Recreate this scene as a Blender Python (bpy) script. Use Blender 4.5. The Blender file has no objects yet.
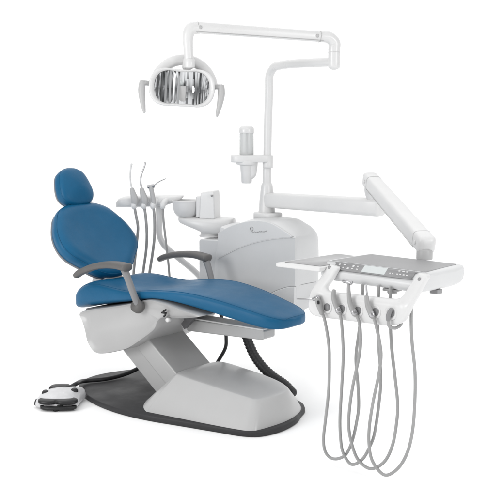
# A dental treatment unit on a white studio floor.
# World axes: X runs along the patient chair (head -X, feet +X), Y across it, Z up. Metres.
import bpy, bmesh, math, random
from mathutils import Vector, Matrix
random.seed(4)
sc = bpy.context.scene
COL = sc.collection
R = math.radians

# ------------------------------------------------------------------ materials
def mat(name, col, rough=.45, metal=0., bump=0., bscale=300., coat=0., mottle=.0, mscale=6., spec=.5, rvar=.0, soft=0.):
    m = bpy.data.materials.new(name); m.use_nodes = True
    nt = m.node_tree; b = nt.nodes['Principled BSDF']
    b.inputs['Base Color'].default_value = (*col, 1)
    b.inputs['Roughness'].default_value = rough
    b.inputs['Metallic'].default_value = metal
    b.inputs['Specular IOR Level'].default_value = spec
    if coat:
        b.inputs['Coat Weight'].default_value = coat; b.inputs['Coat Roughness'].default_value = .15
    tc = nt.nodes.new('ShaderNodeTexCoord')
    if mottle:
        n = nt.nodes.new('ShaderNodeTexNoise'); n.inputs['Scale'].default_value = mscale; n.inputs['Detail'].default_value = 6
        nt.links.new(tc.outputs['Object'], n.inputs['Vector'])
        mr = nt.nodes.new('ShaderNodeMapRange'); mr.inputs[1].default_value = .3; mr.inputs[2].default_value = .7
        mr.inputs[3].default_value = 1 - mottle; mr.inputs[4].default_value = 1 + mottle
        nt.links.new(n.outputs['Fac'], mr.inputs[0])
        mx = nt.nodes.new('ShaderNodeVectorMath'); mx.operation = 'SCALE'
        mx.inputs[0].default_value = col
        nt.links.new(mr.outputs[0], mx.inputs['Scale']); nt.links.new(mx.outputs[0], b.inputs['Base Color'])
    if rvar:
        n2 = nt.nodes.new('ShaderNodeTexNoise'); n2.inputs['Scale'].default_value = 9; n2.inputs['Detail'].default_value = 8
        nt.links.new(tc.outputs['Object'], n2.inputs['Vector'])
        m2 = nt.nodes.new('ShaderNodeMapRange'); m2.inputs[1].default_value = .3; m2.inputs[2].default_value = .7
        m2.inputs[3].default_value = rough - rvar; m2.inputs[4].default_value = rough + rvar
        nt.links.new(n2.outputs['Fac'], m2.inputs[0]); nt.links.new(m2.outputs[0], b.inputs['Roughness'])
    if bump and soft:
        sn = nt.nodes.new('ShaderNodeTexNoise'); sn.inputs['Scale'].default_value = 16; sn.inputs['Detail'].default_value = 3
        nt.links.new(tc.outputs['Object'], sn.inputs['Vector'])
        sb_ = nt.nodes.new('ShaderNodeBump'); sb_.inputs['Strength'].default_value = soft; sb_.inputs['Distance'].default_value = .006
        nt.links.new(sn.outputs['Fac'], sb_.inputs['Height'])
    if bump:
        v = nt.nodes.new('ShaderNodeTexVoronoi' if bscale > 150 else 'ShaderNodeTexNoise'); v.inputs['Scale'].default_value = bscale
        nt.links.new(tc.outputs['Object'], v.inputs['Vector'])
        bp = nt.nodes.new('ShaderNodeBump'); bp.inputs['Strength'].default_value = bump; bp.inputs['Distance'].default_value = .002
        nt.links.new(v.outputs[0], bp.inputs['Height']); nt.links.new(bp.outputs[0], b.inputs['Normal'])
        if soft: nt.links.new(sb_.outputs[0], bp.inputs['Normal'])
    return m

M = dict(
    white=mat('white_plastic', (.64, .64, .64), .34, mottle=.02, rvar=.06),
    lamp=mat('lamp_white_enamel', (.64, .64, .64), .3, mottle=.015, rvar=.05),
    cab=mat('cabinet_plastic', (.60, .605, .61), .4, coat=.2, mottle=.02, rvar=.06),
    panel=mat('cabinet_front_plastic', (.57, .575, .58), .42, coat=.2, mottle=.02, rvar=.06),
    base=mat('base_cover_enamel', (.43, .43, .43), .36, coat=.25, mottle=.02, rvar=.07),
    plate=mat('dark_plate', (.036, .036, .038), .5, spec=.22, bump=.15, bscale=90, mottle=.08, rvar=.08),
    blue=mat('blue_upholstery', (.003, .094, .206), .40, bump=.16, bscale=420, mottle=.06, mscale=5, rvar=.06, spec=.25, soft=.35),
    seam=mat('blue_piping', (.003, .085, .187), .42, spec=.25),
    shell=mat('back_shell_grey', (.17, .18, .20), .45),
    arm=mat('armrest_grey', (.115, .112, .11), .45, spec=.3, bump=.08, bscale=500, mottle=.05),
    post=mat('armrest_post_grey', (.22, .22, .225), .42, spec=.35, mottle=.04),
    hose=mat('grey_hose', (.30, .30, .30), .42, mottle=.06, mscale=14),
    mat=mat('grey_tray_mat', (.29, .29, .295), .42, spec=.35, bump=.1, bscale=400, mottle=.03),
    pale=mat('pale_tray_mat', (.40, .40, .405), .35, mottle=.03),
    ctrl=mat('control_panel_grey', (.27, .27, .275), .4, mottle=.03),
    lcd=mat('lcd_glass', (.55, .58, .58), .12, mottle=.02),
    mark=mat('white_marks', (.62, .62, .62), .5),
    metal=mat('brushed_steel', (.42, .42, .43), .28, 1., rvar=.08),
    mirror=mat('faceted_mirror', (.60, .61, .62), .30, 1.),
    black=mat('black_rubber', (.022, .022, .024), .5, bump=.1, bscale=200, mottle=.1),
    blk2=mat('black_plastic', (.014, .014, .015), .35, spec=.35),
    grip=mat('grey_grip', (.42, .42, .42), .45, mottle=.03),
    foot=mat('foot_control_white', (.58, .58, .59), .25, mottle=.08, mscale=20, rvar=.06),
    ink=mat('dark_ink', (.12, .12, .13), .5),
    hole=mat('under_seat_dark', (.12, .12, .125), .55),
    clear=mat('clear_bottle', (.84, .85, .85), .06, mottle=.03),
    floor=mat('white_studio_floor', (.96, .96, .96), .9, spec=.1, mottle=.01, mscale=1.5),
)
b = M['clear'].node_tree.nodes['Principled BSDF']; b.inputs['Transmission Weight'].default_value = .6; b.inputs['IOR'].default_value = 1.2

# ------------------------------------------------------------------ objects
def thing(name, label, cat, loc=(0, 0, 0), rotz=0., group=None):
    o = bpy.data.objects.new(name, None); o.empty_display_size = .1
    o.location = loc; o.rotation_euler = (0, 0, rotz)
    o['label'] = label; o['category'] = cat
    if group: o['group'] = group
    o['off'] = [0., 0., 0.] if rotz or loc == (0, 0, 0) else list(loc)   # turned things are written in their own axes
    COL.objects.link(o); return o

def off(p):
    while p.parent: p = p.parent
    return Vector(p.get('off', (0, 0, 0)))

def mesh(name, V, F, m, parent=None, bevel=0., segs=3, sub=0, smooth=True, label=None, sharp=None):
    bm = bmesh.new()
    d = off(parent) if parent else Vector((0, 0, 0))
    vs = [bm.verts.new(Vector(v) - d) for v in V]
    for f in F:
        try: bm.faces.new([vs[i] for i in f])
        except ValueError: pass
    bmesh.ops.remove_doubles(bm, verts=bm.verts, dist=1e-6)
    bmesh.ops.recalc_face_normals(bm, faces=bm.faces)
    me = bpy.data.meshes.new(name); bm.to_mesh(me); bm.free()
    if smooth:
        for p in me.polygons: p.use_smooth = True
        if sharp: me.set_sharp_from_angle(angle=R(sharp))
    me.materials.append(M[m])
    o = bpy.data.objects.new(name, me); COL.objects.link(o)
    if parent: o.parent = parent
    if sub:
        s = o.modifiers.new('sub', 'SUBSURF'); s.levels = s.render_levels = sub
    if bevel:
        bv = o.modifiers.new('bev', 'BEVEL'); bv.width = bevel; bv.segments = segs; bv.limit_method = 'ANGLE'; bv.angle_limit = R(35)
        bv.harden_normals = True
    if label: o['label'] = label
    return o

class Geo:                                   # gathers several shapes of ONE part
    def __init__(s): s.V = []; s.F = []
    def add(s, VF):
        n = len(s.V); s.V += [tuple(v) for v in VF[0]]; s.F += [[i + n for i in f] for f in VF[1]]; return s
    def put(s, name, m, parent=None, **k): return mesh(name, s.V, s.F, m, parent, **k)

def loft(rings, cap=True, closed=False):
    n = len(rings[0]); V = [tuple(p) for r in rings for p in r]; F = []
    k = len(rings)
    for i in range(k if closed else k - 1):
        a = i * n; c = ((i + 1) % k) * n
        for j in range(n):
            F.append([a + j, a + (j + 1) % n, c + (j + 1) % n, c + j])
    if cap and not closed:
        F.append(list(range(n))[::-1]); F.append([(k - 1) * n + j for j in range(n)])
    return V, F

def cat(pts, n=8, closed=False):
    P = [tuple(p) for p in pts]; out = []; k = len(P)
    for i in range(k if closed else k - 1):
        if closed: p0, p1, p2, p3 = P[i - 1], P[i], P[(i + 1) % k], P[(i + 2) % k]
        else: p0, p1, p2, p3 = P[max(i - 1, 0)], P[i], P[i + 1], P[min(i + 2, k - 1)]
        for q in range(n):
            t = q / n
            out.append(tuple(.5 * (2 * b_ + (c - a) * t + (2 * a - 5 * b_ + 4 * c - d) * t * t + (3 * b_ - a - 3 * c + d) * t ** 3)
                             for a, b_, c, d in zip(p0, p1, p2, p3)))
    if not closed: out.append(P[-1])
    return out

def tube(pts, r, n=14, smooth=8, round_end=True, flat=None, up=None, power=2.):
    """swept tube through pts; r a number or one radius per point; flat = radii ratio along the second axis"""
    pts = [Vector(p) for p in pts]
    rr = [r] * len(pts) if not hasattr(r, '__len__') else list(r)
    if smooth:
        q = cat([(*p, x) for p, x in zip(pts, rr)], smooth)
        pts = [Vector(p[:3]) for p in q]; rr = [p[3] for p in q]
    T = []
    for i in range(len(pts)):
        a = pts[max(i - 1, 0)]; c = pts[min(i + 1, len(pts) - 1)]
        T.append((c - a).normalized())
    u = Vector(up) if up else (Vector((0, 0, 1)) if abs(T[0].z) < .9 else Vector((1, 0, 0)))
    rings = []
    for i, (p, t) in enumerate(zip(pts, T)):
        if up: u = Vector(up)
        u = (u - t * u.dot(t)).normalized(); w = t.cross(u)
        rad = rr[i]
        def ring(c, s):
            out = []
            for j in range(n):
                a = 2 * math.pi * j / n; ca, sa = math.cos(a), math.sin(a)
                ca = math.copysign(abs(ca) ** (2 / power), ca); sa = math.copysign(abs(sa) ** (2 / power), sa)
                out.append(c + u * ca * rad * s * (flat if flat else 1) + w * sa * rad * s)
            return out
        if round_end and i == 0:
            for k in (.35, .75, .94): rings.append(ring(p - t * rad * (flat or 1) * math.sqrt(1 - k * k) * .6, k))
        rings.append(ring(p, 1))
        if round_end and i == len(pts) - 1:
            for k in (.94, .75, .35): rings.append(ring(p + t * rad * (flat or 1) * math.sqrt(1 - k * k) * .6, k))
    return loft(rings)

def lathe(prof, c=(0, 0, 0), axis=(0, 0, 1), n=36):
    """prof: (radius, height) pairs along axis from c"""
    ax = Vector(axis).normalized(); u = ax.orthogonal().normalized(); w = ax.cross(u); c = Vector(c)
    return loft([[c + ax * h + (u * math.cos(2 * math.pi * j / n) + w * math.sin(2 * math.pi * j / n)) * max(r, 1e-4) for j in range(n)] for r, h in prof])

def prism(out2, o, ax, ay, depth):
    """outline in the plane (o, ax, ay), pushed by the vector depth"""
    o, ax, ay, d = map(Vector, (o, ax, ay, depth))
    A = [o + ax * p[0] + ay * p[1] for p in out2]
    return loft([A, [a + d for a in A]])

def box(x0, x1, y0, y1, z0, z1):
    return prism([(x0, y0), (x1, y0), (x1, y1), (x0, y1)], (0, 0, z0), (1, 0, 0), (0, 1, 0), (0, 0, z1 - z0))

def sgn(c, p): return math.copysign(abs(c) ** p, c)

MID = .03                                     # the chair's centre line (Y)

# ------------------------------------------------------------------ floor
fl = mesh('floor', *prism([(60 * math.cos(a * math.pi / 24), 60 * math.sin(a * math.pi / 24)) for a in range(48)], (0, 0, -.02), (1, 0, 0), (0, 1, 0), (0, 0, .02)), 'floor', smooth=False)
fl['kind'] = 'structure'

# ================================================================== CHAIR
ch = thing('dental_chair', 'reclined blue upholstered dental chair on a white lifting base', 'dental chair', (-.1, MID, 0))
# base plate
pl = cat([(-.80, -.03), (-.745, -.18), (-.60, -.29), (-.40, -.37), (-.199, -.405), (0, -.40), (.191, -.367), (.40, -.33), (.55, -.302),
          (.625, -.245), (.655, -.12), (.64, .02), (.595, .13), (.55, .23), (.443, .311), (.2, .35), (-.1, .40), (-.35, .42), (-.55, .40), (-.70, .28), (-.78, .12)], 6, True)
def scaled(o, s, c=(-.05, 0)): return [((x - c[0]) * s + c[0], (y - c[1]) * s + c[1]) for x, y in o]
rings = [[(x, y, z) for x, y in scaled(pl, s)] for s, z in ((.992, .0), (1, .004), (1, .022), (.996, .028), (.988, .030))]
mesh('base_plate', *loft(rings), 'plate', ch, sharp=50)
# base cover: wedge, foot of the lifting arm
bot = [(-.24, -.05), (-.20, -.18), (-.13, -.29), (-.055, -.352), (-.02, -.356), (.10, -.345), (.36, -.322), (.515, -.302), (.572, -.283), (.604, -.235), (.624, -.06), (.60, .09), (.53, .22), (.40, .27), (.10, .29), (-.03, .28), (-.14, .22), (-.21, .08)]
top = [(.005, -.05), (.005, -.12), (.015, -.18), (.035, -.208), (.05, -.217), (.15, -.222), (.36, -.212), (.50, -.204), (.536, -.194), (.556, -.160), (.576, -.06), (.565, .05), (.505, .11), (.38, .145), (.16, .155), (.06, .145), (.02, .10), (.005, .03)]
B = cat(bot, 6, True); T = cat(top, 6, True)
def ztop(x): return .214 - .105 * max(x - .04, 0) + (.10 * min(x - .04, 0))
rings = []
for t in (0, .03, .3, .6, .85, .97):
    k = t ** 1.0
    bul = .005 * math.sin(math.pi * t)
    rr = []
    for (bx, by), (tx, ty) in zip(B, T):
        x, y = bx + (tx - bx) * k, by + (ty - by) * k
        dx, dy = bx - .2, by + .04; l = math.hypot(dx, dy)
        rr.append((x + dx / l * bul, y + dy / l * bul, .0305 + (ztop(tx) - .0305) * t))
    rings.append(rr)
for s, dz in ((.990, .0035), (.975, .0055), (.90, .008), (.7, .012), (.4, .015), (.1, .016)):
    rings.append([((tx - .28) * s + .28, (ty + .03) * s - .03, ztop((tx - .28) * s + .28) + dz - .003) for tx, ty in T])
mesh('base_cover', *loft(rings), 'base', ch, sharp=40)
# lifting arm: two overlapping box sections
def slab(u0, z0, u1, z1, th, y0, y1, t0=0.):
    d = Vector((u1 - u0, 0, z1 - z0)).normalized(); n = Vector((-d.z, 0, d.x))
    if n.z < 0: n = -n
    a = Vector((u0, y0, z0)); c = Vector((u1, y0, z1))
    q = [a - n * t0, c - n * t0, c - n * th, a - n * th]
    return loft([q, [p + Vector((0, y1 - y0, 0)) for p in q]])
la = mesh('lift_arm', *slab(-.41, .482, .04, .125, .20, -.122, .152, .10), 'base', ch, bevel=.006)
mesh('arm_cover', *slab(-.42, .49, .045, .122, .105, -.130, .160), 'base', la, bevel=.008)
# seat shell
sh = cat([(-.69, .452), (-.60, .485), (-.50, .506), (-.31, .548), (-.15, .590), (-.04, .586), (.073, .566), (.20, .548), (.19, .538), (.07, .522), (-.03, .512), (-.078, .486), (-.105, .438), (-.186, .378),
          (-.299, .307), (-.376, .279), (-.494, .247), (-.574, .243), (-.628, .29), (-.650, .36), (-.672, .41)], 5, True)
cx, cz = -.32, .42
rings = []
for y, s in ((-.205, .86), (-.216, .93), (-.222, .975), (-.215, .995), (-.17, 1.), (.23, 1.), (.275, .995), (.282, .975), (.276, .93), (.265, .86)):
    rings.append([((x - cx) * s + cx, y, (z - cz) * s + cz) for x, z in sh])
shell = mesh('seat_shell', *loft(rings), 'base', ch, sharp=60)
# under-seat bracket, dark, between shell and arm
g = Geo().add(prism([(-.146, .468), (.01, .502), (-.004, .488), (-.095, .400)], (0, -.002, 0), (1, 0, 0), (0, 0, 1), (0, .03, 0)))
g.add(prism([(-.60, .485), (-.31, .538), (-.12, .545), (.01, .510), (.0, .490), (-.2, .44), (-.55, .44)], (0, .02, 0), (1, 0, 0), (0, 0, 1), (0, .18, 0)))
g.put('seat_bracket', 'hole', ch, bevel=.003)
mesh('seat_slit_shade', *prism(cat([(-.655, .480), (-.60, .489), (-.50, .508), (-.31, .549), (-.16, .584), (-.16, .570), (-.31, .530), (-.50, .488), (-.645, .462)], 3, True), (0, -.195, 0), (1, 0, 0), (0, 0, 1), (0, .44, 0)), 'hole', ch)  # dark filler plate standing in for the shaded slit between cushion and shell
g = Geo().add(tube([(-.02, -.226, .552), (-.035, -.23, .54), (-.02, -.23, .528), (-.035, -.226, .515)], .005, 8))
g.add(box(-.05, -.02, -.232, -.22, .530, .538))
g.put('cable_clip', 'blk2', ch)
mesh('hinge_bolt', *lathe([(.0, .0), (.011, 0), (.012, .004), (.012, .02), (0, .02)], (-.005, -.236, .500), (0, 1, 0), 18), 'white', ch)
# leg-rest beam
bm_ = mesh('leg_rest_beam', *prism([(-.13, .444), (.38, .452), (.405, .446), (.405, .402), (.38, .394), (-.13, .376)], (0, .06, 0), (1, 0, 0), (0, 0, 1), (0, .10, 0)), 'base', ch, bevel=.008)
mesh('beam_lip', *box(-.10, .400, .057, .163, .4475, .4565), 'white', bm_, bevel=.003)

# cushions
def section(x, w, z0, z1, n=44, pw=4.2, dish=.0, yc=MID):
    zm, h = (z0 + z1) / 2, (z1 - z0) / 2; out = []
    for j in range(n):
        a = 2 * math.pi * j / n
        y = w * sgn(math.cos(a), 2 / pw); z = h * sgn(math.sin(a), 2 / pw)
        if z > 0: z -= dish * (1 - min(1, (y / w) ** 2)) * (z / h)
        out.append((x, yc + y, zm + z))
    return out
S = [(-.765, .15, .475, .51, 0), (-.760, .195, .464, .54, 0), (-.742, .225, .462, .575, .0), (-.70, .243, .472, .608, .004), (-.63, .252, .488, .645, .016), (-.54, .254, .507, .652, .036), (-.42, .254, .532, .640, .042),
     (-.31, .254, .553, .630, .030), (-.20, .253, .576, .641, .022), (-.12, .250, .588, .649, .014), (-.02, .246, .587, .657, .008), (.08, .236, .576, .659, .004), (.2, .219, .556, .649, .0), (.32, .199, .534, .632, .0),
     (.44, .178, .512, .607, 0), (.52, .163, .500, .589, 0), (.565, .148, .497, .577, 0), (.60, .123, .499, .566, 0), (.622, .088, .505, .556, 0), (.633, .04, .513, .545, 0)]
q = cat([tuple(s) for s in S], 4)
SEC = [section(s[0], max(s[1], .01), s[2], s[3], dish=s[4]) for s in q]
seat = mesh('seat_cushion', *loft(SEC), 'blue', ch)
near = [r[18] for r in SEC[6:-5]]; far = [r[4] for r in SEC[6:-5]]      # piping where the top meets the sides
def lift(p, c): return Vector(p) + (Vector(p) - Vector(c)).normalized() * .0006
pp = near + [SEC[-5][k] for k in range(17, 4, -2)] + far[::-1] + [SEC[6][k] for k in range(5, 18, 2)]
mesh('piping', *tube([lift(p, (p[0], MID, .56)) for p in pp] + [lift(pp[0], (pp[0][0], MID, .56))], .0019, 8, 0, round_end=False), 'seam', seat)

def puff(outline, C, rec, th, crest=.82, dip=.012, bk=.0):
    """cushion on a tilted plane: outline (s across, t up)"""
    up = Vector((-math.sin(rec), 0, math.cos(rec))); nn = Vector((math.cos(rec), 0, math.sin(rec))); ac = Vector((0, 1, 0)); C = Vector(C)
    def ring(s, d): return [C + ac * (x * s) + up * (y * s) + nn * d for x, y in outline]
    rings = [ring(.05, -bk), ring(.6, -bk), ring(.93, -bk + .002), ring(.975, -bk + .010), ring(.995, th * .3), ring(1., th * .5), ring(.99, th * .68), ring(.96, th * .85), ring(.90, th * .98), ring(.82, th * 1.05)]
    for s in (.73, .62, .48, .33, .18, .05):
        k = s / .82
        rings.append(ring(s, th * 1.05 - dip * (1 - k * k)))
    return loft(rings), ring
def sym(pts): return pts + [(-x, y) for x, y in pts[::-1] if abs(x) > 1e-6]
bo = cat(sym([(.0, .258), (.09, .254), (.150, .237), (.199, .209), (.240, .158), (.284, .075), (.297, -.015), (.270, -.085), (.205, -.148), (.145, -.205), (.075, -.240), (0, -.249)]), 6, True)
REC = R(39)
VF, ring = puff(bo, (-.788 - .030, MID, .836 - .023), REC, .072, dip=.014, bk=.014)
back = mesh('backrest', *VF, 'blue', ch)
mesh('piping', *tube([p for p in ring(.984, .0535)] + [ring(.984, .0535)[0]], .0020, 8, 0, round_end=False), 'seam', back)
bs = [[p for p in ring(s, d)] for s, d in ((.05, -.055), (.5, -.052), (.85, -.042), (.94, -.028), (.975, -.018), (.982, -.010), (.97, -.006), (.9, -.010))]
mesh('backrest_shell', *loft(bs), 'shell', back)
ho = cat(sym([(0, .122), (.045, .116), (.085, .092), (.108, .05), (.123, -.012), (.122, -.058), (.098, -.094), (.055, -.113), (0, -.117)]), 6, True)
HREC = R(24)
VF, ring = puff(ho, (-.991 - .03, MID, 1.13 - .012), HREC, .074, dip=-.020)
head = mesh('headrest', *VF, 'blue', ch)
mesh('piping', *tube([p for p in ring(.982, .053)] + [ring(.982, .053)[0]], .0018, 8, 0, round_end=False), 'seam', head)
hs = [[p for p in ring(s, d)] for s, d in ((.05, -.03), (.5, -.028), (.85, -.02), (.93, -.006), (.955, .0), (.96, .004), (.93, .006))]
mesh('headrest_shell', *loft(hs), 'shell', head)
mesh('headrest_post', *tube([(-1.03, MID, 1.14), (-1.0, MID, 1.0), (-.93, MID, .86)], .028, flat=.35, up=(1, 0, 0)), 'metal', head)
# bracket that carries the backrest
g = Geo()
g.add(prism([(-.74, .68), (-.66, .645), (-.63, .58), (-.66, .52), (-.78, .60)], (0, MID - .07, 0), (1, 0, 0), (0, 0, 1), (0, .14, 0)))
g.put('back_bracket', 'base', ch, bevel=.012)

# armrests
def armrest(y, dx, dz, tag, P=[(-.655, .676), (-.62, .698), (-.52, .736), (-.42, .757), (-.33, .762), (-.262, .757)]):
    V, F = tube([(x + dx, y, z + dz) for x, z in P], [.026, .030, .032, .033, .035, .037], n=20, smooth=6, flat=.58, up=(0, 0, 1), power=2.8)
    pad = mesh('armrest', V, F, 'arm', ch)
    pad['label'] = tag
    s = 1 if y > MID else -1
    mesh('post', *tube([(-.285 + dx, y, .748 + dz), (-.262 + dx, y - s * .002, .70 + dz), (-.222 + dx, y - s * .012, .60 + dz), (-.205 + dx, y - s * .028, .548)], [.024, .021, .020, .021], n=18, flat=.8, up=(1, 0, 0)), 'post', pad)
    mesh('socket', *lathe([(.0, -.012), (.026, -.012), (.034, -.006), (.036, .004), (.034, .03), (.0, .03)], (-.209 + dx, y - s * .030, .545), (.15, s * .9, .38), 28), 'arm', pad)
armrest(-.262, 0, 0, 'grey armrest on the near side of the chair')
armrest(.335, .065, -.012, 'grey armrest on the side of the chair beside the cabinet', [(-.640, .720), (-.605, .736), (-.53, .755), (-.44, .767), (-.35, .769), (-.272, .758)])
# corrugated conduit from the chair to the floor behind the base, and the thin black cable
P = cat([(-.02, .40, .45), (.0, .40, .38), (.03, .40, .298), (.075, .40, .215), (.138, .40, .150), (.22, .40, .100), (.298, .40, .068), (.36, .39, .03)], 16)
rr = [.027 + .0022 * math.sin(i * 1.9) for i in range(len(P))]
mesh('conduit', *tube(P, rr, n=16, smooth=0), 'black', ch)
mesh('cable', *tube([(-.12, .33, .47), (-.113, .35, .40), (-.090, .35, .33), (-.083, .35, .29), (-.090, .35, .23), (-.129, .33, .15), (-.15, .28, .08)], .010, n=10), 'black', ch)

# ================================================================== FOOT CONTROL
FX, FY_ = -.571, -.485
fc = thing('foot_control', 'small white foot control with black pedals on the floor beside the chair base', 'foot control', (FX, FY_, 0))
ang = R(-6)
def fp(x, y, z=0):                              # x to the right, y away, as one faces the pedal
    c, s = math.cos(R(38)), math.sin(R(38))
    return (FX + x * c - y * s, FY_ + x * s + y * c, z * (.98 + 2.0 * max(-.11, min(.11, y))) if z > .03 else z)
fo = cat([(-.118, -.03), (-.112, -.075), (-.07, -.10), (.01, -.105), (.095, -.095), (.112, -.05), (.118, .04), (.125, .105), (.06, .10), (-.02, .11), (-.06, .085), (-.098, .04)], 5, True)
rings = [[fp(x * s, y * s, z) for x, y in fo] for s, z in ((.96, .010), (1, .018), (1., .034), (.965, .050), (.86, .066), (.6, .078), (.3, .082), (.05, .083))]
mesh('body', *loft(rings), 'foot', fc)
def pedal(out, z0, th, name='pedal'):
    o = cat(out, 3, True); mx = sum(p[0] for p in o) / len(o); my = sum(p[1] for p in o) / len(o)
    mesh(name, *loft([[fp((x - mx) * q + mx, (y - my) * q + my, z0 + dz) for x, y in o] for q, dz in ((.96, 0), (1, .004), (1, th - .005), (.93, th), (.5, th + .002))]), 'blk2', fc)
# front rocker: two wings with a waist, over a dark kick bar
pedal([(-.095, -.062), (-.088, -.105), (-.03, -.118), (-.002, -.104), (.028, -.120), (.10, -.112), (.112, -.068), (.07, -.050), (.03, -.048), (.002, -.062), (-.03, -.054)], .047, .022)
pedal([(-.075, -.100), (-.07, -.122), (.0, -.134), (.09, -.124), (.106, -.098), (.02, -.105)], .010, .024, 'kick_bar')
pedal([(-.066, .052), (-.02, .040), (.0, .048), (.03, .040), (.048, .056), (.042, .092), (.0, .10), (-.05, .09)], .066, .013)
for x, y, z, r_ in ((-.074, .002, .060, .020), (.078, .026, .061, .021)):
    mesh('button', *lathe([(0, 0), (r_, 0), (r_, .014), (r_ * .75, .021), (0, .022)], fp(x, y, z), (.22, -.28, 1), 22), 'blk2', fc)
mesh('button', *lathe([(0, 0), (.020, 0), (.019, .008), (.012, .013), (0, .013)], fp(-.112, -.045, .032), (-.75, -.66, .3), 20), 'blk2', fc)
for x, y in ((-.07, -.07), (.08, -.08), (.0, .08), (-.05, .06), (.08, .07), (.0, -.110)): mesh('rubber_foot', *lathe([(0, 0), (.015, 0), (.015, .016), (0, .016)], fp(x, y, .0005), (0, 0, 1), 14), 'blk2', fc)
cb = [fp(.045, .085, .065), fp(.075, .125, .072), (-.70, -.19, .05), (-.65, -.07, .045), (-.625, .04, .048), (-.60, .12, .065), (-.55, .19, .105), (-.45, .20, .16), (-.3, .15, .22)]
mesh('cable', *tube(cb, .012, n=10), 'black', fc)

# ================================================================== CABINET
wb = thing('water_unit_cabinet', 'tall pale grey plastic cabinet behind the chair with curved panel seams', 'cabinet', (0, .60, 0))
Pf = [(-.272, .46), (-.272, .870), (-.22, .898), (-.158, .925), (-.08, .948), (0, .962), (.07, .963), (.115, .957), (.160, .942), (.225, .912), (.270, .889), (.286, .872), (.288, .70), (.286, .49), (.26, .462)]
Pb = [(-.285, .455), (-.285, .880), (-.22, .914), (-.158, .940), (-.08, .965), (0, .972), (.10, .974), (.165, .970), (.215, .950), (.262, .928), (.292, .900), (.305, .86), (.310, .74), (.308, .56), (.29, .478)]
def lerp2(A, Bq, t): return [(a[0] + (c[0] - a[0]) * t, a[1] + (c[1] - a[1]) * t) for a, c in zip(A, Bq)]
rings = []
for y, t, s in ((.516, .0, .985), (.517, .0, .995), (.522, .02, 1.), (.56, .35, 1.), (.61, .75, 1.), (.65, .97, 1.), (.68, 1, 1.), (.71, 1, .985), (.73, 1, .95), (.74, 1, .88)):
    o = cat(lerp2(Pf, Pb, t), 3, True)
    rings.append([((x - .02) * s + .02, y, (z - .7) * s + .7) for x, z in o])
body = mesh('body', *loft(rings), 'cab', wb, sharp=38)
# front panels, cut along curved seams
seam1 = [(-.272, .717), (-.20, .752), (-.114, .793), (-.02, .827), (.08, .854), (.18, .873), (.286, .884)]
seam2 = [(.0, .505), (.05, .522), (.111, .549), (.17, .578), (.237, .602), (.288, .610)]
s1 = cat(seam1, 5); s2 = cat(seam2, 5)
GAP = .0006
upper = [(x, z + GAP) for x, z in s1[:-2]] + cat([(.268, .889), (.225, .912), (.160, .942), (.115, .957), (.07, .963), (0, .962), (-.08, .948), (-.158, .925), (-.22, .898), (-.270, .871)], 4)
mesh('upper_panel', *prism(upper, (0, .502, 0), (1, 0, 0), (0, 0, 1), (0, .018, 0)), 'cab', wb, bevel=.007, segs=4)
main = [(x, z - GAP) for x, z in s1] + [(.286, .872), (.288, .70)] + [(x, z + GAP) for x, z in s2[::-1]] + [(0, .46), (-.272, .46)]
mesh('front_panel', *prism(main, (0, .5050, 0), (1, 0, 0), (0, 0, 1), (0, .0145, 0)), 'panel', wb, bevel=.0012)
mesh('seam_highlight', *tube([(x, .5035, z) for x, z in s1], .0019, 8, 0), 'lamp', wb)  # pale strip added as the highlight of light caught along the seam bevel
low = [(x, z - GAP) for x, z in s2] + [(.286, .49), (.26, .462), (.002, .462)]
mesh('lower_panel', *prism(low, (0, .500, 0), (1, 0, 0), (0, 0, 1), (0, .018, 0)), 'cab', wb, bevel=.005)
mesh('side_seam', *tube([(.2885, .53, .611), (.300, .58, .615), (.3085, .64, .616), (.3105, .68, .615)], .0014, 8), 'ctrl', wb)
# maker's mark on the upper panel: a small looped emblem and a line of script too small to read
g = Geo()
ez = lambda pts: [(x, .5005, z) for x, z in pts]
g.add(tube(ez(cat([(-.026, .916), (-.020, .924), (-.010, .925), (-.004, .917), (-.007, .907), (-.016, .903), (-.024, .908)], 4, True) + [(-.026, .916)]), .0019, 8, 0, flat=.5))
g.add(tube(ez([(-.026, .914), (-.018, .905), (-.008, .897), (.002, .893)]), .0026, 8, flat=.5))
sq = [(.002, .894), (.008, .901), (.013, .894), (.020, .900), (.026, .894), (.030, .902), (.036, .898), (.041, .905), (.047, .899), (.053, .907), (.058, .900), (.066, .906), (.072, .900), (.080, .908), (.088, .905), (.094, .916)]
g.add(tube(ez(sq), .0012, 6, 5, flat=.5))
g.put('emblem', 'hose', wb)
# narrow inner box left of the panel
bx = [(-.440, .45), (-.440, .812), (-.428, .822), (-.262, .826), (-.262, .45)]
mesh('inner_box', *prism(bx, (0, .530, 0), (1, 0, 0), (0, 0, 1), (0, .19, 0)), 'cab', wb, bevel=.008)

# ================================================================== SPITTOON
SX, SY = -.415, .645
sp = thing('spittoon', 'pale grey spittoon bowl with a square tower on a swivel bracket beside the cabinet', 'spittoon', (-.43, .64, .82))
mesh('swivel_ring', *lathe([(0, .0), (.070, 0), (.072, .006), (.066, .010), (.062, .012), (.062, .03), (0, .03)], (SX - .015, SY - .012, .828), n=40), 'white', sp)
# boat shaped bracket, lofted along its length

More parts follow.
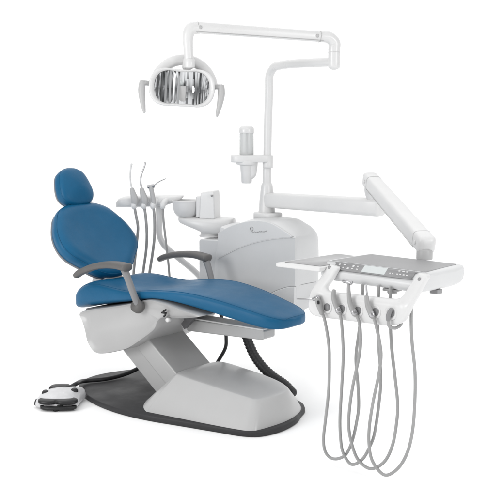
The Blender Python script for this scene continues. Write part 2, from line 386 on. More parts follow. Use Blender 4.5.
dirx, diry = math.cos(R(20)), math.sin(R(20))
def along(s, w, z): return (SX + s * dirx - w * diry, SY + s * diry + w * dirx, z)
rings = []
for s, w, zb in ((-.222, .02, .928), (-.216, .045, .918), (-.20, .065, .905), (-.15, .080, .887), (-.09, .088, .866), (-.04, .088, .845), (.02, .085, .840), (.08, .074, .846), (.115, .055, .858), (.128, .03, .872)):
    zt = .945; zm = (zt + zb) / 2; h = (zt - zb) / 2
    rings.append([along(s, w * sgn(math.cos(2 * math.pi * j / 28), .6), zm + h * sgn(math.sin(2 * math.pi * j / 28), .6)) for j in range(28)])
mesh('bracket', *loft(rings), 'white', sp, sharp=60)
bc = along(-.178, 0, .937)
mesh('bowl', *lathe([(0, 0), (.038, .002), (.06, .012), (.076, .032), (.084, .058), (.087, .088), (.088, .102), (.090, .108), (.086, .110), (.081, .104), (.078, .07), (.06, .03), (.03, .018), (0, .016)], bc, n=48), 'white', sp)
rings = []
for z, s in ((.940, 1.0), (1.08, .88), (1.092, .86), (1.098, .80)):
    rings.append([along(-.025 + x * s, y * s, z + (.012 if x > 0 else 0) * (1 if z > 1 else 0)) for x, y in [(-.05, -.06), (.05, -.06), (.05, .06), (-.05, .06)]])
mesh('tower', *loft(rings), 'white', sp, bevel=.009)
g = Geo().add(box(0, .001, 0, .001, 0, .001))
rings = [[along(-.082 + x, y, z) for x, y in ((-.018, -.05), (.02, -.05), (.02, .05), (-.018, .05))] for z in (.945, 1.075)]
mesh('flush_spout', *loft(rings), 'white', sp, bevel=.008)
mesh('nozzle', *lathe([(0, 0), (.006, 0), (.006, .012), (0, .012)], along(.010, -.058, 1.082), (diry, -dirx, 0), 14), 'ctrl', sp)

# ================================================================== POLE
PX, PY = -.055, .70
po = thing('support_pole', 'white upright pole with a bent top rising behind the cabinet', 'pole', (PX, PY, .96))
mesh('flange', *loft([[(PX + .01 + x * s, PY - .02 + y * s, z) for x, y in cat([(-.055, -.05), (.075, -.05), (.08, .05), (-.06, .05)], 6, True)] for s, z in ((1, .955), (1., .988), (.95, .994))]), 'white', po)
mesh('sleeve', *lathe([(.0, .975), (.049, .975), (.050, .985), (.049, 1.0), (.044, 1.06), (.038, 1.12), (.034, 1.15), (.031, 1.16), (.026, 1.166), (.0255, 1.25), (.0, 1.25)], (PX, PY, 0), n=40), 'white', po, sharp=50)
ex_ = Vector((.55 - PX, .47 - PY, 0)); L = ex_.length; ex_.normalize()
pts = [(PX, PY, 1.20), (PX + .006, PY, 1.5), (PX + .015, PY - .002, 1.68)]
for a in (15, 40, 65, 85):
    r_ = .085; s_ = .018 + r_ * (1 - math.cos(R(a)))
    pts.append((PX + ex_.x * s_, PY + ex_.y * s_, 1.752 + r_ * math.sin(R(a)) * 1.02))
pts += [(PX + ex_.x * .25, PY + ex_.y * .25, 1.845), (PX + ex_.x * (L - .03), PY + ex_.y * (L - .03), 1.838), (.55, .47, 1.838)]
mesh('tube', *tube(pts, .0235, n=24, smooth=6), 'lamp', po)

# ================================================================== OPERATING LAMP
EL = Vector((.555, .467, 0)); LH = Vector((.105, -.17, 0))
ol = thing('operating_lamp', 'white operating lamp with two faceted reflectors hanging from its jointed arm', 'dental lamp', (EL.x, EL.y, 1.8))
ad = (LH - EL).normalized()
# elbow block at the end of the pole tube
mesh('elbow', *tube([(EL.x, EL.y, 1.814), (EL.x, EL.y, 1.90), (EL.x, EL.y, 1.935), (EL.x + ad.x * .03, EL.y + ad.y * .03, 1.962), (EL.x + ad.x * .075, EL.y + ad.y * .075, 1.965)], [.031, .031, .031, .030, .028], n=24, smooth=6), 'lamp', ol)
a0 = Vector((EL.x + ad.x * .07, EL.y + ad.y * .07, 1.965)); a1 = Vector((LH.x - ad.x * .03, LH.y - ad.y * .03, 1.995))
arm = mesh('spring_arm', *tube([a0, a0 + (a1 - a0) * .5, a1], [.0255, .026, .027], n=24, smooth=4, flat=1.05, up=(0, 0, 1), power=3.2), 'lamp', ol)
side = Vector((ad.y, -ad.x, 0))                  # towards the viewer's side of the arm
if side.y > 0: side = -side
mesh('arm_underseam', *tube([a0 + side * .0235 + Vector((0, 0, -.021)), a1 + side * .024 + Vector((0, 0, -.022))], .0016, 6, 0), 'grip', arm)
for p in (a0 + (a1 - a0) * .05, a0 + (a1 - a0) * .97):
    mesh('pivot', *lathe([(0, 0), (.009, 0), (.009, .004), (.006, .005), (0, .005)], p + side * .0245, side, 18), 'grip', arm)
for k in (.02, .985):
    p = a0 + (a1 - a0) * k; ddir = (a1 - a0).normalized()
    mesh('cap_seam', *tube([p - ddir * .001, p + ddir * .001], .0278, n=24, smooth=0, flat=1.05, up=(0, 0, 1), power=3.0, round_end=False), 'grip', arm)
# drop joint above the lamp
mesh('drop_joint', *tube([(LH.x - ad.x * .05, LH.y - ad.y * .05, 1.993), (LH.x - ad.x * .012, LH.y - ad.y * .012, 1.988), (LH.x + ad.x * .006, LH.y + ad.y * .006, 1.955), (LH.x + ad.x * .006, LH.y + ad.y * .006, 1.90), (LH.x, LH.y, 1.80)], [.029, .031, .028, .024, .0225], n=24, smooth=6), 'lamp', ol)
mesh('collar', *lathe([(0, 0), (.026, 0), (.027, .004), (.027, .04), (.024, .046), (0, .046)], (LH.x, LH.y, 1.795), n=28), 'lamp', ol)
mesh('joint_seam', *lathe([(0, 1.886), (.0318, 1.886), (.0318, 1.8875), (0, 1.8875)], (EL.x, EL.y, 0), n=28), 'grip', ol)
# lamp head, in its own axes: x right, y away from the viewer, z up
AZ = R(41.6); TILT = R(-4); ROLL = R(-3)
HM = Matrix.Translation((LH.x - .030, LH.y - .025, 1.695)) @ Matrix.Rotation(AZ, 4, 'Z') @ Matrix.Rotation(TILT, 4, 'X') @ Matrix.Rotation(-ROLL, 4, 'Y')
def hd(VF): return [HM @ Vector(v) for v in VF[0]], VF[1]
def peanut(sx, sz):
    return [(x * sx, z * sz) for x, z in cat([(-.166, 0), (-.158, .045), (-.133, .078), (-.09, .0935), (-.04, .0905), (0, .0893), (.04, .091), (.09, .0935), (.133, .078), (.158, .045), (.166, 0),
            (.158, -.045), (.133, -.078), (.09, -.0935), (.04, -.0925), (0, -.0938), (-.04, -.0925), (-.09, -.0935), (-.133, -.078), (-.158, -.045)], 4, True)]
rings = []
for s, y in ((.05, .105), (.5, .10), (.75, .085), (.9, .055), (.97, .02), (1., -.01), (1.0, -.028), (.985, -.037), (.955, -.040), (.925, -.038)):
    rings.append([(x, y, z) for x, z in peanut(s, s)])
inn = peanut(.835, .875)
rings.append([(x, -.030, z) for x, z in inn]); rings.append([(x, -.02, z) for x, z in inn])
mesh('housing', *hd(loft(rings, cap=False)), 'lamp', ol)
# two faceted reflectors: vertical mirror strips, each with its own tilt
g = Geo()
rnd = random.Random(5)
inn2 = peanut(.845, .885)
def zlim(x):
    zs = []
    for (xa, za), (xb, zb_) in zip(inn2, inn2[1:] + inn2[:1]):
        if (xa - x) * (xb - x) <= 0 and xa != xb: zs.append(za + (zb_ - za) * (x - xa) / (xb - xa))
    return (min(zs), max(zs)) if len(zs) > 1 else (0, 0)
def depth(x, z):
    xc = abs(x) - .070
    return .050 - .058 * min((xc / .085) ** 2 * .8 + (z / .088) ** 2, 1.25)
nx = 26; XL = .1395
for i in range(nx):                                # vertical mirror strips, each turned its own way
    x0 = -XL + 2 * XL * i / nx; x1 = -XL + 2 * XL * (i + 1) / nx; xm = (x0 + x1) / 2
    l0, h0 = zlim(max(-XL, x0) * .999); l1, h1 = zlim(min(XL, x1) * .999)
    nz = (1 if i % 2 else 2) if i < nx // 2 else (2 if i % 3 else 5); tilt = rnd.choice((1, 1, 1, 2.2)) * rnd.uniform(-.30, .30)
    for k in range(nz):
        a, c = k / nz, (k + 1) / nz
        t2 = tilt + rnd.uniform(-.12, .12); t3 = rnd.uniform(-.10, .10)
        quad = []
        for x, l, h, f in ((x0, l0, h0, a), (x1, l1, h1, a), (x1, l1, h1, c), (x0, l0, h0, c)):
            z = l + (h - l) * f; zc_ = (l + h) / 2 + (h - l) * ((a + c) / 2 - .5)
            quad.append((x, depth(xm, z) + t2 * (x - xm) + t3 * (z - zc_), z))
        g.add((quad, [[0, 1, 2, 3]]))
mesh('reflector', *hd((g.V, g.F)), 'mirror', ol, smooth=False)
mesh('reflector_back', *hd(loft([[(x, y, z) for x, z in peanut(s, s)] for s, y in ((.86, .012), (.82, .055), (.6, .072), (.05, .075))], cap=False)), 'metal', ol)
g = Geo().add(prism([(-.023, -.080), (.021, -.080), (.021, .010), (-.023, .010)], (0, -.012, 0), (1, 0, 0), (0, 0, 1), (0, .05, 0)))
VF = hd((g.V, g.F)); mesh('bulb_shield', VF[0], VF[1], 'grip', ol, bevel=.004)
VF = hd(lathe([(0, 0), (.009, 0), (.010, .02), (.008, .04), (0, .046)], (-.002, .01, .012), (0, 0, 1), 16)); mesh('bulb', VF[0], VF[1], 'lcd', ol)
# yoke: a flat C behind the housing
pts = []
for a in range(8, 173, 12):
    pts.append((.008 + .150 * math.cos(R(a)), .055, -.004 + .152 * math.sin(R(a))))
VF = hd(tube(pts, .027, n=20, smooth=3, power=2.4)); mesh('yoke', VF[0], VF[1], 'lamp', ol)
VF = hd(tube([(.02, .03, .105), (.022, .03, .125), (.024, .028, .145)], .024, n=20)); mesh('yoke_neck', VF[0], VF[1], 'lamp', ol)
for s in (-1, 1):
    g = Geo()
    g.add(tube([(s * .150, .0, .012), (s * .185, -.01, .014), (s * .197, -.012, .008)], [.011, .013, .017], n=14))
    g.add(tube([(s * .198, -.012, .018), (s * .200, -.014, -.02), (s * .196, -.018, -.06), (s * .188 , -.022, -.105), (s * .182, -.024, -.132)], [.018, .021, .018, .013, .008], n=16, flat=.85))
    VF = hd((g.V, g.F)); mesh('handle', VF[0], VF[1], 'grip', ol)

# ================================================================== CUP FILLER
CXY = (-.146, .622)
cf = thing('cup_filler', 'clear capped water bottle in a white ring holder clamped to the pole', 'cup filler', (*CXY, 1.3))
rings = []
dvx = Vector((PX - CXY[0], PY - CXY[1], 0)); dl = dvx.length; dvx.normalize(); dvy = Vector((-dvx.y, dvx.x, 0))
def capsule(z, s): 
    out = []
    for x, y in cat([(-.094, 0), (-.084, .035), (-.05, .054), (.0, .060), (.06, .048), (dl + .0, .036), (dl + .024, .022), (dl + .030, 0), (dl + .024, -.022), (dl, -.036), (.06, -.048), (0, -.060), (-.05, -.054), (-.084, -.035)], 4, True):
        out.append((CXY[0] + dvx.x * x * s + dvy.x * y * s, CXY[1] + dvx.y * x * s + dvy.y * y * s, z))
    return out
rings = [capsule(z, s) for z, s in ((1.288, .96), (1.291, .99), (1.298, 1.), (1.318, 1.), (1.325, .985), (1.328, .95))]
mesh('ring_holder', *loft(rings), 'white', cf)
mesh('bottle', *lathe([(0, 1.326), (.041, 1.326), (.0415, 1.34), (.0410, 1.455), (.0385, 1.47), (.037, 1.47), (.039, 1.45), (.039, 1.333), (0, 1.33)], (*CXY, 0), n=40), 'clear', cf)
mesh('inner_tube', *lathe([(0, 1.335), (.007, 1.335), (.007, 1.46), (0, 1.46)], (CXY[0] + .008, CXY[1] - .006, 0), n=16), 'lamp', cf)
mesh('bottle_cap', *lathe([(0, 1.458), (.0435, 1.458), (.0440, 1.462), (.0435, 1.480), (.040, 1.491), (.028, 1.498), (.0, 1.501)], (*CXY, 0), n=40), 'lamp', cf)
mesh('cup', *lathe([(0, 1.165), (.027, 1.165), (.030, 1.170), (.037, 1.25), (.041, 1.27), (.060, 1.275), (.063, 1.283), (.062, 1.30), (0, 1.30)], (*CXY, 0), n=40), 'white', cf, sharp=50)
tx = CXY[0] + dvx.x * .075 - .02; ty = CXY[1] + dvx.y * .075 - .03
mesh('spout', *tube([(tx, ty, 1.30), (tx, ty, 1.25), (tx + .0, ty - .004, 1.215), (tx - .012, ty - .012, 1.198)], [.030, .026, .020, .014], n=18, flat=.75, up=(1, 0, 0)), 'white', cf)
mesh('clamp', *lathe([(0, 1.255), (.030, 1.255), (.031, 1.262), (.031, 1.325), (0, 1.33)], (PX + .006, PY, 0), n=30), 'white', cf)

# ================================================================== DELIVERY ARM
da = thing('delivery_arm', 'white jointed arm reaching from the pole down to the instrument tray', 'jointed arm', (PX, PY, 1.06))
E0 = Vector((PX + .02, PY, 1.066)); E1 = Vector((.665, .712, 1.062))
mesh('horizontal_arm', *tube([E0, (E0 + E1) / 2, E1 + Vector((.035, 0, 0))], [.045, .047, .050], n=36, smooth=4, up=(0, 0, 1), flat=.98, power=4.6), 'white', da)
mesh('joint', *lathe([(0, 0), (.040, 0), (.041, .004), (.041, .055), (.036, .065), (0, .065)], (E1.x, E1.y, 1.098), n=32), 'white', da)
K0 = Vector((.680, .64, 1.216)); K1 = Vector((1.328, .062, .970))
dk = (K1 - K0).normalized()
V, F = tube([K0, K0 + (K1 - K0) * .5, K1], [.040, .041, .043], n=40, smooth=4, up=(0, 0, 1), flat=1.0, power=4.2)
sa = mesh('spring_arm', V, F, 'white', da)
mesh('joint_neck', *tube([(E1.x - .005, E1.y - .01, 1.12), (E1.x - .0, E1.y - .04, 1.165), (K0.x + .04, K0.y - .02, 1.18)], [.034, .033, .034], n=20), 'white', da)
for k in (.075, .925):                            # end caps of the arm, parted by a thin seam
    p = K0 + (K1 - K0) * k
    mesh('cap_seam', *tube([p - dk * .0008, p + dk * .0008], .0412 + .0026 * k, n=40, smooth=0, up=(0, 0, 1), power=4.2, round_end=False), 'grip', sa)
nside = Vector((dk.y, -dk.x, 0)).normalized()
if nside.y > 0: nside = -nside
mesh('under_seam', *tube([K0 + dk * .06 + nside * .0395 + Vector((0, 0, -.030)), K1 - dk * .06 + nside * .0425 + Vector((0, 0, -.033))], .0014, 6, 0), 'grip', sa)
for k, z in ((.035, 0), (.962, 0)):
    p = K0 + (K1 - K0) * k
    mesh('pivot', *lathe([(0, 0), (.011, 0), (.011, .003), (.008, .0045), (0, .0045)], p + nside * (.0395 + .003 * k), nside, 20), 'white', sa)
mesh('tray_joint', *lathe([(0, 0), (.036, 0), (.037, .004), (.037, .04), (.032, .05), (0, .05)], (1.318, .066, .902), n=32), 'grip', da)

# ================================================================== INSTRUMENT TRAY  (own axes: x along the panel, y away from the user, z up from the mat)
TY = R(-6)
TM = Matrix.Translation((1.27, -.14, .90)) @ Matrix.Rotation(TY, 4, 'Z')
it = thing('instrument_tray', 'white instrument tray with grey mat, control panel and looped handle', 'instrument tray', (1.27, -.14, .90), TY)
# body: slab with rounded sides, sloping front
prof = [(-.19, -.070), (-.198, -.055), (-.196, -.035), (-.186, -.028), (-.150, .004), (-.140, .007), (0, .007), (.15, .006), (.172, -.002), (.180, -.022), (.175, -.045), (.15, -.070), (.05, -.080), (-.10, -.080), (-.17, -.077)]
rings = []
po_ = cat(prof, 3, True)
for x, s in ((-.262, .82), (-.258, .93), (-.248, .985), (-.235, 1), (.235, 1.), (.250, .985), (.262, .94), (.271, .85), (.276, .7), (.278, .5)):
    rings.append([(x, (y + .01) * s - .01, (z + .035) * s - .035) for y, z in po_])
mesh('body', *loft(rings), 'cab', it, sharp=55)
mesh('mat', *prism([(-.232, -.140), (.255, -.140), (.262, -.13), (.240, .140), (.23, .148), (-.222, .148), (-.23, .14)], (0, 0, .0035), (1, 0, 0), (0, 1, 0), (0, 0, .0050)), 'mat', it, bevel=.0015)
# control panel on the sloping front
ft = Vector((0, -.150, .0045)); fb = Vector((0, -.1865, -.0275)); fd = (fb - ft); fl_ = fd.length; fd.normalize(); fn = Vector((0, fd.z, -fd.y)); fn = -fn if fn.z < 0 else fn
def pan(x0, x1, t0, t1, h0, h1, sl=0.):
    return prism([(x0, t0), (x1, t0), (x1 + sl, t1), (x0 + sl, t1)], ft + fn * h0, (1, 0, 0), fd, fn * (h1 - h0))
cp = mesh('control_panel', *prism(cat([(-.185, .004), (0, .003), (.222, .004), (.228, .012), (.226, .040), (.216, .0455), (0, .0465), (-.178, .0455), (-.190, .040), (-.191, .012)], 3, True), ft + fn * .0015, (1, 0, 0), fd, fn * .004), 'ctrl', it)
mesh('screen', *pan(-.035, .088, .004, .042, .004, .0075), 'lcd', cp, bevel=.001)
for r_, t in enumerate((.012, .028)):
    for i in range(5):
        x = -.172 + i * .025 + r_ * .003
        if r_ == 0 and i == 2: continue
        w_ = .014 if (i + r_) % 2 else .010
        mesh('key', *pan(x, x + w_ * .8, t, t + (.0055 if (i + r_) % 3 else .008), .0045, .0062), 'mark', cp, smooth=False)
for x, t, w_ in ((.145, .008, .010), (.165, .008, .012), (.185, .008, .008), (.108, .026, .007), (.122, .027, .005), (.145, .026, .008), (.160, .026, .008), (.176, .026, .010), (.193, .026, .008)):
    mesh('key', *pan(x, x + w_, t, t + .0055, .0045, .0062), 'mark', cp, smooth=False)
# side tray that slides out to the left
st = mesh('side_tray', *prism([(-.452, -.278), (-.205, -.262), (-.205, .155), (-.440, .162)], (0, 0, -.030), (1, 0, 0), (0, 1, 0), (0, 0, .020)), 'white', it, bevel=.006)
mesh('side_mat', *prism([(-.425, -.245), (-.225, -.232), (-.225, .12), (-.418, .135)], (0, 0, -.0095), (1, 0, 0), (0, 1, 0), (0, 0, .0025)), 'pale', st)
# looped handle with five holders
OUT = [(-.200, .000), (-.228, -.07), (-.258, -.140), (-.266, -.190), (-.250, -.222), (-.200, -.231), (-.10, -.228), (0, -.224), (.10, -.220), (.18, -.213), (.232, -.198), (.262, -.165), (.283, -.120), (.305, -.05), (.322, .004)]
INN = [(-.142, -.012), (-.158, -.062), (-.174, -.092), (-.168, -.106), (-.150, -.111), (-.125, -.111), (-.08, -.109), (0, -.107), (.09, -.105), (.16, -.103), (.200, -.100), (.222, -.090), (.236, -.065), (.256, -.022), (.274, .012)]
O2 = cat(OUT, 6); I2 = cat(INN, 6)
rings = []
n = len(O2)
for i, (a, c) in enumerate(zip(O2, I2)):
    m_ = ((a[0] + c[0]) / 2, (a[1] + c[1]) / 2); e = ((c[0] - a[0]) / 2, (c[1] - a[1]) / 2)
    yb = lambda z: -.255 + .062 * max(0, min(1, (z + .12) / .12)) 
    sc_ = 1.
    if i == 0 or i == n - 1: sc_ = .75
    rr = []
    for j in range(26):
        a_ = 2 * math.pi * j / 26
        px_ = m_[0] + e[0] * sgn(math.cos(a_), .62) * sc_; pz_ = m_[1] + e[1] * sgn(math.cos(a_), .62) * sc_
        rr.append((px_, yb(pz_) + .021 * sgn(math.sin(a_), .62) * sc_, pz_))
    rings.append(rr)
hd_ = mesh('handle', *loft(rings), 'lamp', it)
for x, z in ((-.185, -.012), (.290, -.012)):
    mesh('pivot_screw', *lathe([(0, 0), (.008, 0), (.008, .005), (0, .006)], (x, -.216, z), (0, -1, .3), 16), 'ctrl', hd_)
HX = [(-.150, -.176), (-.068, -.172), (.020, -.168), (.112, -.162), (.192, -.156)]
for x, z in HX:
    h = mesh('holder', *lathe([(.016, -.004), (.019, .002), (.024, .004), (.029, .002), (.032, -.004)], (x, -.2755, z), (0, -1, .12), 28), 'white', hd_)
    mesh('holder_shade', *lathe([(.0, 0), (.0175, .0), (.0175, .002), (0, .0025)], (x + .002, -.2765, z - .002), (0, -1, .12), 24), 'post', h)  # flat disc with the holder's inner shadow put into its darker grey
# knob and latch under the front edge
g = Geo().add(lathe([(0, 0), (.020, 0), (.022, .006), (.018, .02), (0, .02)], (.118, -.165, -.098), n=20)); g.add(box(.085, .150, -.19, -.14, -.086, -.077))
g.put('knob', 'grip', it)
mesh('latch', *box(.235, .275, -.06, -.02, -.097, -.078), 'ctrl', it, bevel=.003)

# ---- handpieces in the holders: each is a thing with its own hose
hp_count = [0]
GH = 'handpieces hanging in the instrument tray holders'
def handpiece(name, label, base, parts, hose):
    W = TM @ Vector(base)
    t = thing(name, label, 'handpiece', tuple(W), TY, GH)
    O = Vector(base)
    for nm, m_, VF in parts: mesh(nm, [Vector(v) - O for v in VF[0]], VF[1], m_, t)
    VF = tube(hose, .0068, n=12, smooth=7)
    mesh('hose', [Vector(v) - O for v in VF[0]], VF[1], 'hose', t)
    return t
def loop(pts, y0=-.292, ylow=-.268, y1=-.205):
    out = []; n = len(pts); low = min(range(n), key=lambda i: pts[i][1])
    for i, (x, z) in enumerate(pts):
        if i <= low: y = y0 + (ylow - y0) * min(1, (i / max(low, 1)))
        else: y = ylow + (y1 - ylow) * min(1, (i - low) / (n - 1 - low))
        out.append((x, y, z))
    return out
FY = -.292
A = [(-.163, -.205), (-.150, -.235), (-.130, -.33), (-.127, -.412), (-.131, -.548), (-.150, -.69), (-.162, -.775), (-.156, -.832), (-.128, -.858), (-.09, -.856), (-.048, -.826), (-.018, -.755), (.0, -.66), (.003, -.60), (-.008, -.51), (-.026, -.395), (-.018, -.29), (-.010, -.19), (-.008, -.07)]
Bq = [(-.066, -.19), (-.058, -.223), (-.050, -.32), (-.050, -.399), (-.060, -.55), (-.068, -.658), (-.067, -.74), (-.054, -.815), (-.009, -.860), (.045, -.826), (.080, -.76), (.100, -.69), (.117, -.531), (.115, -.444), (.098, -.34), (.085, -.25), (.078, -.18), (.076, -.065)]
Cq = [(.022, -.185), (.040, -.22), (.045, -.30), (.036, -.37), (.004, -.5), (-.014, -.6), (-.020, -.69), (-.004, -.765), (.030, -.829), (.095, -.854), (.16, -.81), (.196, -.73), (.209, -.63), (.207, -.55), (.184, -.432), (.160, -.32), (.145, -.21), (.135, -.065)]
Dq = [(.112, -.18), (.125, -.21), (.146, -.29), (.152, -.351), (.138, -.44), (.112, -.55), (.093, -.66), (.090, -.74), (.105, -.81), (.150, -.856), (.19, -.857), (.240, -.81), (.275, -.735), (.291, -.64), (.293, -.52), (.285, -.40), (.262, -.28), (.250, -.19), (.246, -.06)]
handpiece('syringe', 'grey syringe with thin steel tip, in the tray holder nearest the chair', (-.165, FY, -.17), [
    ('tip', 'metal', tube([(-.300, FY - .01, -.156), (-.25, FY - .01, -.151), (-.20, FY, -.144)], .0032, 8)),
    ('head', 'metal', tube([(-.212, FY, -.148), (-.185, FY, -.138)], [.009, .012], 12, 0)),
    ('grip', 'hose', tube([(-.192, FY, -.138), (-.178, FY - .004, -.165), (-.163, FY - .002, -.205)], [.011, .014, .0105], 14)),
    ('button', 'blk2', tube([(-.176, FY - .012, -.152), (-.172, FY - .016, -.160)], .006, 10, 0))], loop(A))
handpiece('handpiece', 'short grey handpiece in the tray holder next to the syringe', (-.07, FY, -.17), [
    ('body', 'hose', tube([(-.107, FY + .01, -.098), (-.100, FY, -.125), (-.084, FY - .004, -.155), (-.066, FY, -.192)], [.009, .011, .012, .010], 14)),
    ('collar', 'metal', tube([(-.075, FY - .002, -.172), (-.069, FY - .001, -.184)], .0135, 14, 0))], loop(Bq))
handpiece('handpiece', 'tall grey handpiece with a flat turbine head, in the middle tray holder', (.02, FY, -.17), [
    ('turbine_head', 'metal', tube([(-.050, FY + .005, -.048), (-.008, FY + .005, -.052)], .0088, 14, 0)),
    ('body', 'hose', tube([(-.022, FY + .005, -.054), (-.018, FY, -.09), (-.008, FY - .003, -.135), (.008, FY - .004, -.165), (.022, FY, -.19)], [.0075, .0085, .011, .0125, .010], 14)),
    ('collar', 'metal', tube([(.011, FY - .002, -.17), (.018, FY - .001, -.182)], .0138, 14, 0))], loop(Cq))
handpiece('handpiece', 'slim grey handpiece with a bare stem, in the fourth tray holder from the chair', (.112, FY, -.17), [
    ('stem', 'metal', tube([(.070, FY + .005, -.052), (.073, FY + .003, -.08), (.078, FY, -.105)], [.0045, .0055, .007], 10)),
    ('body', 'hose', tube([(.077, FY, -.10), (.086, FY - .003, -.135), (.102, FY - .004, -.163), (.113, FY, -.185)], [.009, .0115, .0125, .010], 14)),
    ('collar', 'metal', tube([(.104, FY - .002, -.166), (.110, FY - .001, -.178)], .0138, 14, 0))], loop(Dq))
handpiece('hose_coupling', 'empty hose coupling in the tray holder farthest from the chair', (.19, FY, -.17), [
    ('coupling', 'post', tube([(.200, FY + .006, -.138), (.192, FY - .002, -.165), (.190, FY, -.185)], [.008, .010, .0085], 12))],
    [(.190, FY, -.18), (.190, FY + .002, -.196), (.192, -.286, -.212), (.196, -.266, -.2215), (.202, -.242, -.2215), (.210, -.222, -.198), (.225, -.19, -.07)])

# ================================================================== ASSISTANT TRAY
AR = R(38)
AO = (-.80, .50, 1.035)
AM = Matrix.Translation(AO) @ Matrix.Rotation(AR, 4, 'Z')
at = thing('assistant_tray', 'pale grey instrument holder bar on a bent arm behind the chair back', 'instrument holder', AO, AR)
# local: x to the right as seen from the feet, y away, z up
rings = []
for x, w_, zb_, zt in ((-.216, .030, -.036, -.012), (-.212, .045, -.0365, -.004), (-.200, .056, -.037, .014), (-.17, .062, -.037, .026), (-.10, .065, -.036, .032), (.04, .065, -.032, .033), (.095, .062, -.024, .034), (.15, .054, -.006, .035), (.185, .044, .012, .036), (.197, .036, .022, .036), (.200, .030, .026, .034)):
    zm = (zb_ + zt) / 2; h = (zt - zb_) / 2
    rings.append([(x, w_ * sgn(math.cos(2 * math.pi * j / 28), .45), zm + h * sgn(math.sin(2 * math.pi * j / 28), .45)) for j in range(28)])
bar = mesh('bar', *loft(rings), 'white', at, sharp=60)
HXA = [-.098, -.038, .018, .078]
for i, x in enumerate(HXA):
    mesh('holder', *tube([(x + .028, -.045, .012), (x + .010, -.066, .0), (x, -.078, -.020), (x, -.078, -.034)], [.016, .018, .018, .016], n=16), 'white', bar)
mesh('support_arm', *tube([(.050, .0, -.02), (.050, .0, -.10), (.047, 0, -.19), (.055, .0, -.235), (.085, 0, -.285), (.17, .0, -.36), (.27, .0, -.445), (.31, 0, -.50), (.325, 0, -.60)], [.024, .021, .020, .019, .019, .019, .019, .019, .019], n=20), 'white', at)
mesh('hose', *tube([(.078, -.078, -.03), (.082, -.078, -.12), (.095, -.075, -.25), (.108, -.07, -.38), (.116, -.06, -.50)], .0068, 12), 'hose', at)
GA = 'suction instruments in the holder bar behind the chair'
def suction(name, label, x, parts, hose):
    W = AM @ Vector((x, -.078, 0)); t = thing(name, label, 'suction tube', tuple(W), AR, GA); O = Vector((x, -.078, 0))
    for nm, m_, VF in parts: mesh(nm, [Vector(v) - O for v in VF[0]], VF[1], m_, t)
    VF = tube(hose, .0085, n=12); mesh('hose', [Vector(v) - O for v in VF[0]], VF[1], 'hose', t)
def blade(x, dx): return tube([(x - .012, -.078, .082), (x - .006, -.078, .055), (x + .004, -.078, .015), (x + .004, -.078, -.02)], [.012, .017, .023, .018], 16, flat=.8, up=(0, 1, 0))
Y = -.078
suction('suction_tube', 'clear curved suction tip leaning straight up, nearest the chair back', HXA[0], [
    ('valve', 'grip', blade(HXA[0], 0)),
    ('tip', 'white', tube([(HXA[0] - .013, Y, .085), (HXA[0] - .020, Y, .13), (HXA[0] - .020, Y, .18), (HXA[0] - .014, Y, .225), (HXA[0] - .010, Y, .232)], [.0055, .005, .005, .0055, .0055], 10))],
    [(HXA[0] + .002, Y, -.03), (HXA[0] + .012, Y, -.09), (HXA[0] + .022, Y, -.16), (HXA[0] + .012, Y, -.26), (HXA[0] - .0, Y, -.36), (HXA[0] - .01, Y, -.46), (HXA[0] - .01, Y, -.58)])
suction('suction_tube', 'steel suction tip curving up to the right, second from the chair back', HXA[1], [
    ('valve', 'grip', blade(HXA[1], 0)),
    ('tip', 'metal', tube([(HXA[1] - .013, Y, .085), (HXA[1] - .018, Y, .13), (HXA[1] - .010, Y, .175), (HXA[1] + .006, Y, .215), (HXA[1] + .012, Y, .240)], [.0055, .005, .005, .005, .0055], 10))],
    [(HXA[1] + .002, Y, -.03), (HXA[1] + .010, Y, -.09), (HXA[1] + .016, Y, -.20), (HXA[1] + .010, Y, -.30), (HXA[1] - .005, Y, -.40), (HXA[1] - .02, Y, -.50)])
suction('syringe', 'small grey syringe with a fine needle slanting to the right in the holder bar', HXA[2], [
    ('valve', 'grip', tube([(HXA[2] - .012, Y, .095), (HXA[2] - .004, Y, .05), (HXA[2] + .004, Y, .0), (HXA[2] + .003, Y, -.02)], [.014, .014, .015, .014], 14)),
    ('head', 'metal', tube([(HXA[2] - .028, Y, .093), (HXA[2] + .006, Y, .098)], .012, 12, 0)),
    ('tip', 'metal', tube([(HXA[2] + .004, Y, .098), (HXA[2] + .04, Y, .125), (HXA[2] + .08, Y, .143)], [.0035, .0028, .0022], 8))],
    [(HXA[2] + .002, Y, -.03), (HXA[2] + .008, Y, -.10), (HXA[2] + .006, Y, -.22), (HXA[2] - .008, Y, -.33), (HXA[2] - .025, Y, -.43), (HXA[2] - .035, Y, -.52)])

for o in COL.objects:
    if 'off' in o: del o['off']

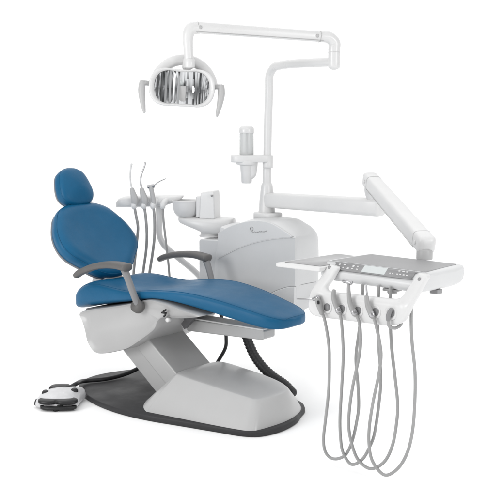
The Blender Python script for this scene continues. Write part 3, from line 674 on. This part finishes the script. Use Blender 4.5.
# ------------------------------------------------------------------ camera
TH = R(38)
cam = bpy.data.objects.new('camera', bpy.data.cameras.new('camera')); COL.objects.link(cam)
cam.location = (3.46, -4.023, 1.544)
cam.rotation_euler = (R(90 - 7.4), 0, TH)
cam.data.sensor_fit = 'HORIZONTAL'; cam.data.sensor_width = 36; cam.data.lens = 36 * 1000 / 487
cam.data.clip_end = 300
cam.data.shift_x = 0.0
sc.camera = cam

# ------------------------------------------------------------------ light: a white studio with a bright ceiling, brighter towards the back sweep
w = bpy.data.worlds.new('World'); sc.world = w; w.use_nodes = True
nt = w.node_tree; bg = nt.nodes['Background']
tc = nt.nodes.new('ShaderNodeTexCoord')
def dot(v):
    d = nt.nodes.new('ShaderNodeVectorMath'); d.operation = 'DOT_PRODUCT'; d.inputs[1].default_value = v
    nt.links.new(tc.outputs['Generated'], d.inputs[0]); return d.outputs['Value']
def ramp(src, a, c, lo, hi):
    m = nt.nodes.new('ShaderNodeMapRange'); m.interpolation_type = 'SMOOTHSTEP'
    for i, v in zip((1, 2, 3, 4), (a, c, lo, hi)): m.inputs[i].default_value = v
    nt.links.new(src, m.inputs[0]); return m.outputs[0]
FRONT, BACK, TOP = .46, 1.1, 1.40
side_ = ramp(dot((-math.sin(TH), math.cos(TH), 0)), .25, .85, FRONT, BACK)
top_ = ramp(dot((0, 0, 1)), .35, .85, 0, TOP - FRONT)
ad_ = nt.nodes.new('ShaderNodeMath'); ad_.operation = 'ADD'
nt.links.new(side_, ad_.inputs[0]); nt.links.new(top_, ad_.inputs[1]); nt.links.new(ad_.outputs[0], bg.inputs['Strength'])
bg.inputs['Color'].default_value = (1, 1, 1, 1)
def area(name, loc, tgt, size, power):
    l = bpy.data.lights.new(name, 'AREA'); l.energy = power; l.shape = 'DISK'; l.size = size
    o = bpy.data.objects.new(name, l); COL.objects.link(o); o.location = loc
    o.rotation_euler = (Vector(tgt) - Vector(loc)).to_track_quat('-Z', 'Y').to_euler(); return o
area('key_softbox', (6.0, -.6, 2.5), (0, .1, .5), 1.6, 72)
area('fill_softbox', (-1.0, -4.8, 2.0), (0, .4, .7), 2.2, 95)

sc.view_settings.view_transform = 'Standard'; sc.view_settings.look = 'None'
sc.view_settings.exposure = 0; sc.view_settings.gamma = 1
sc.render.engine = 'CYCLES'
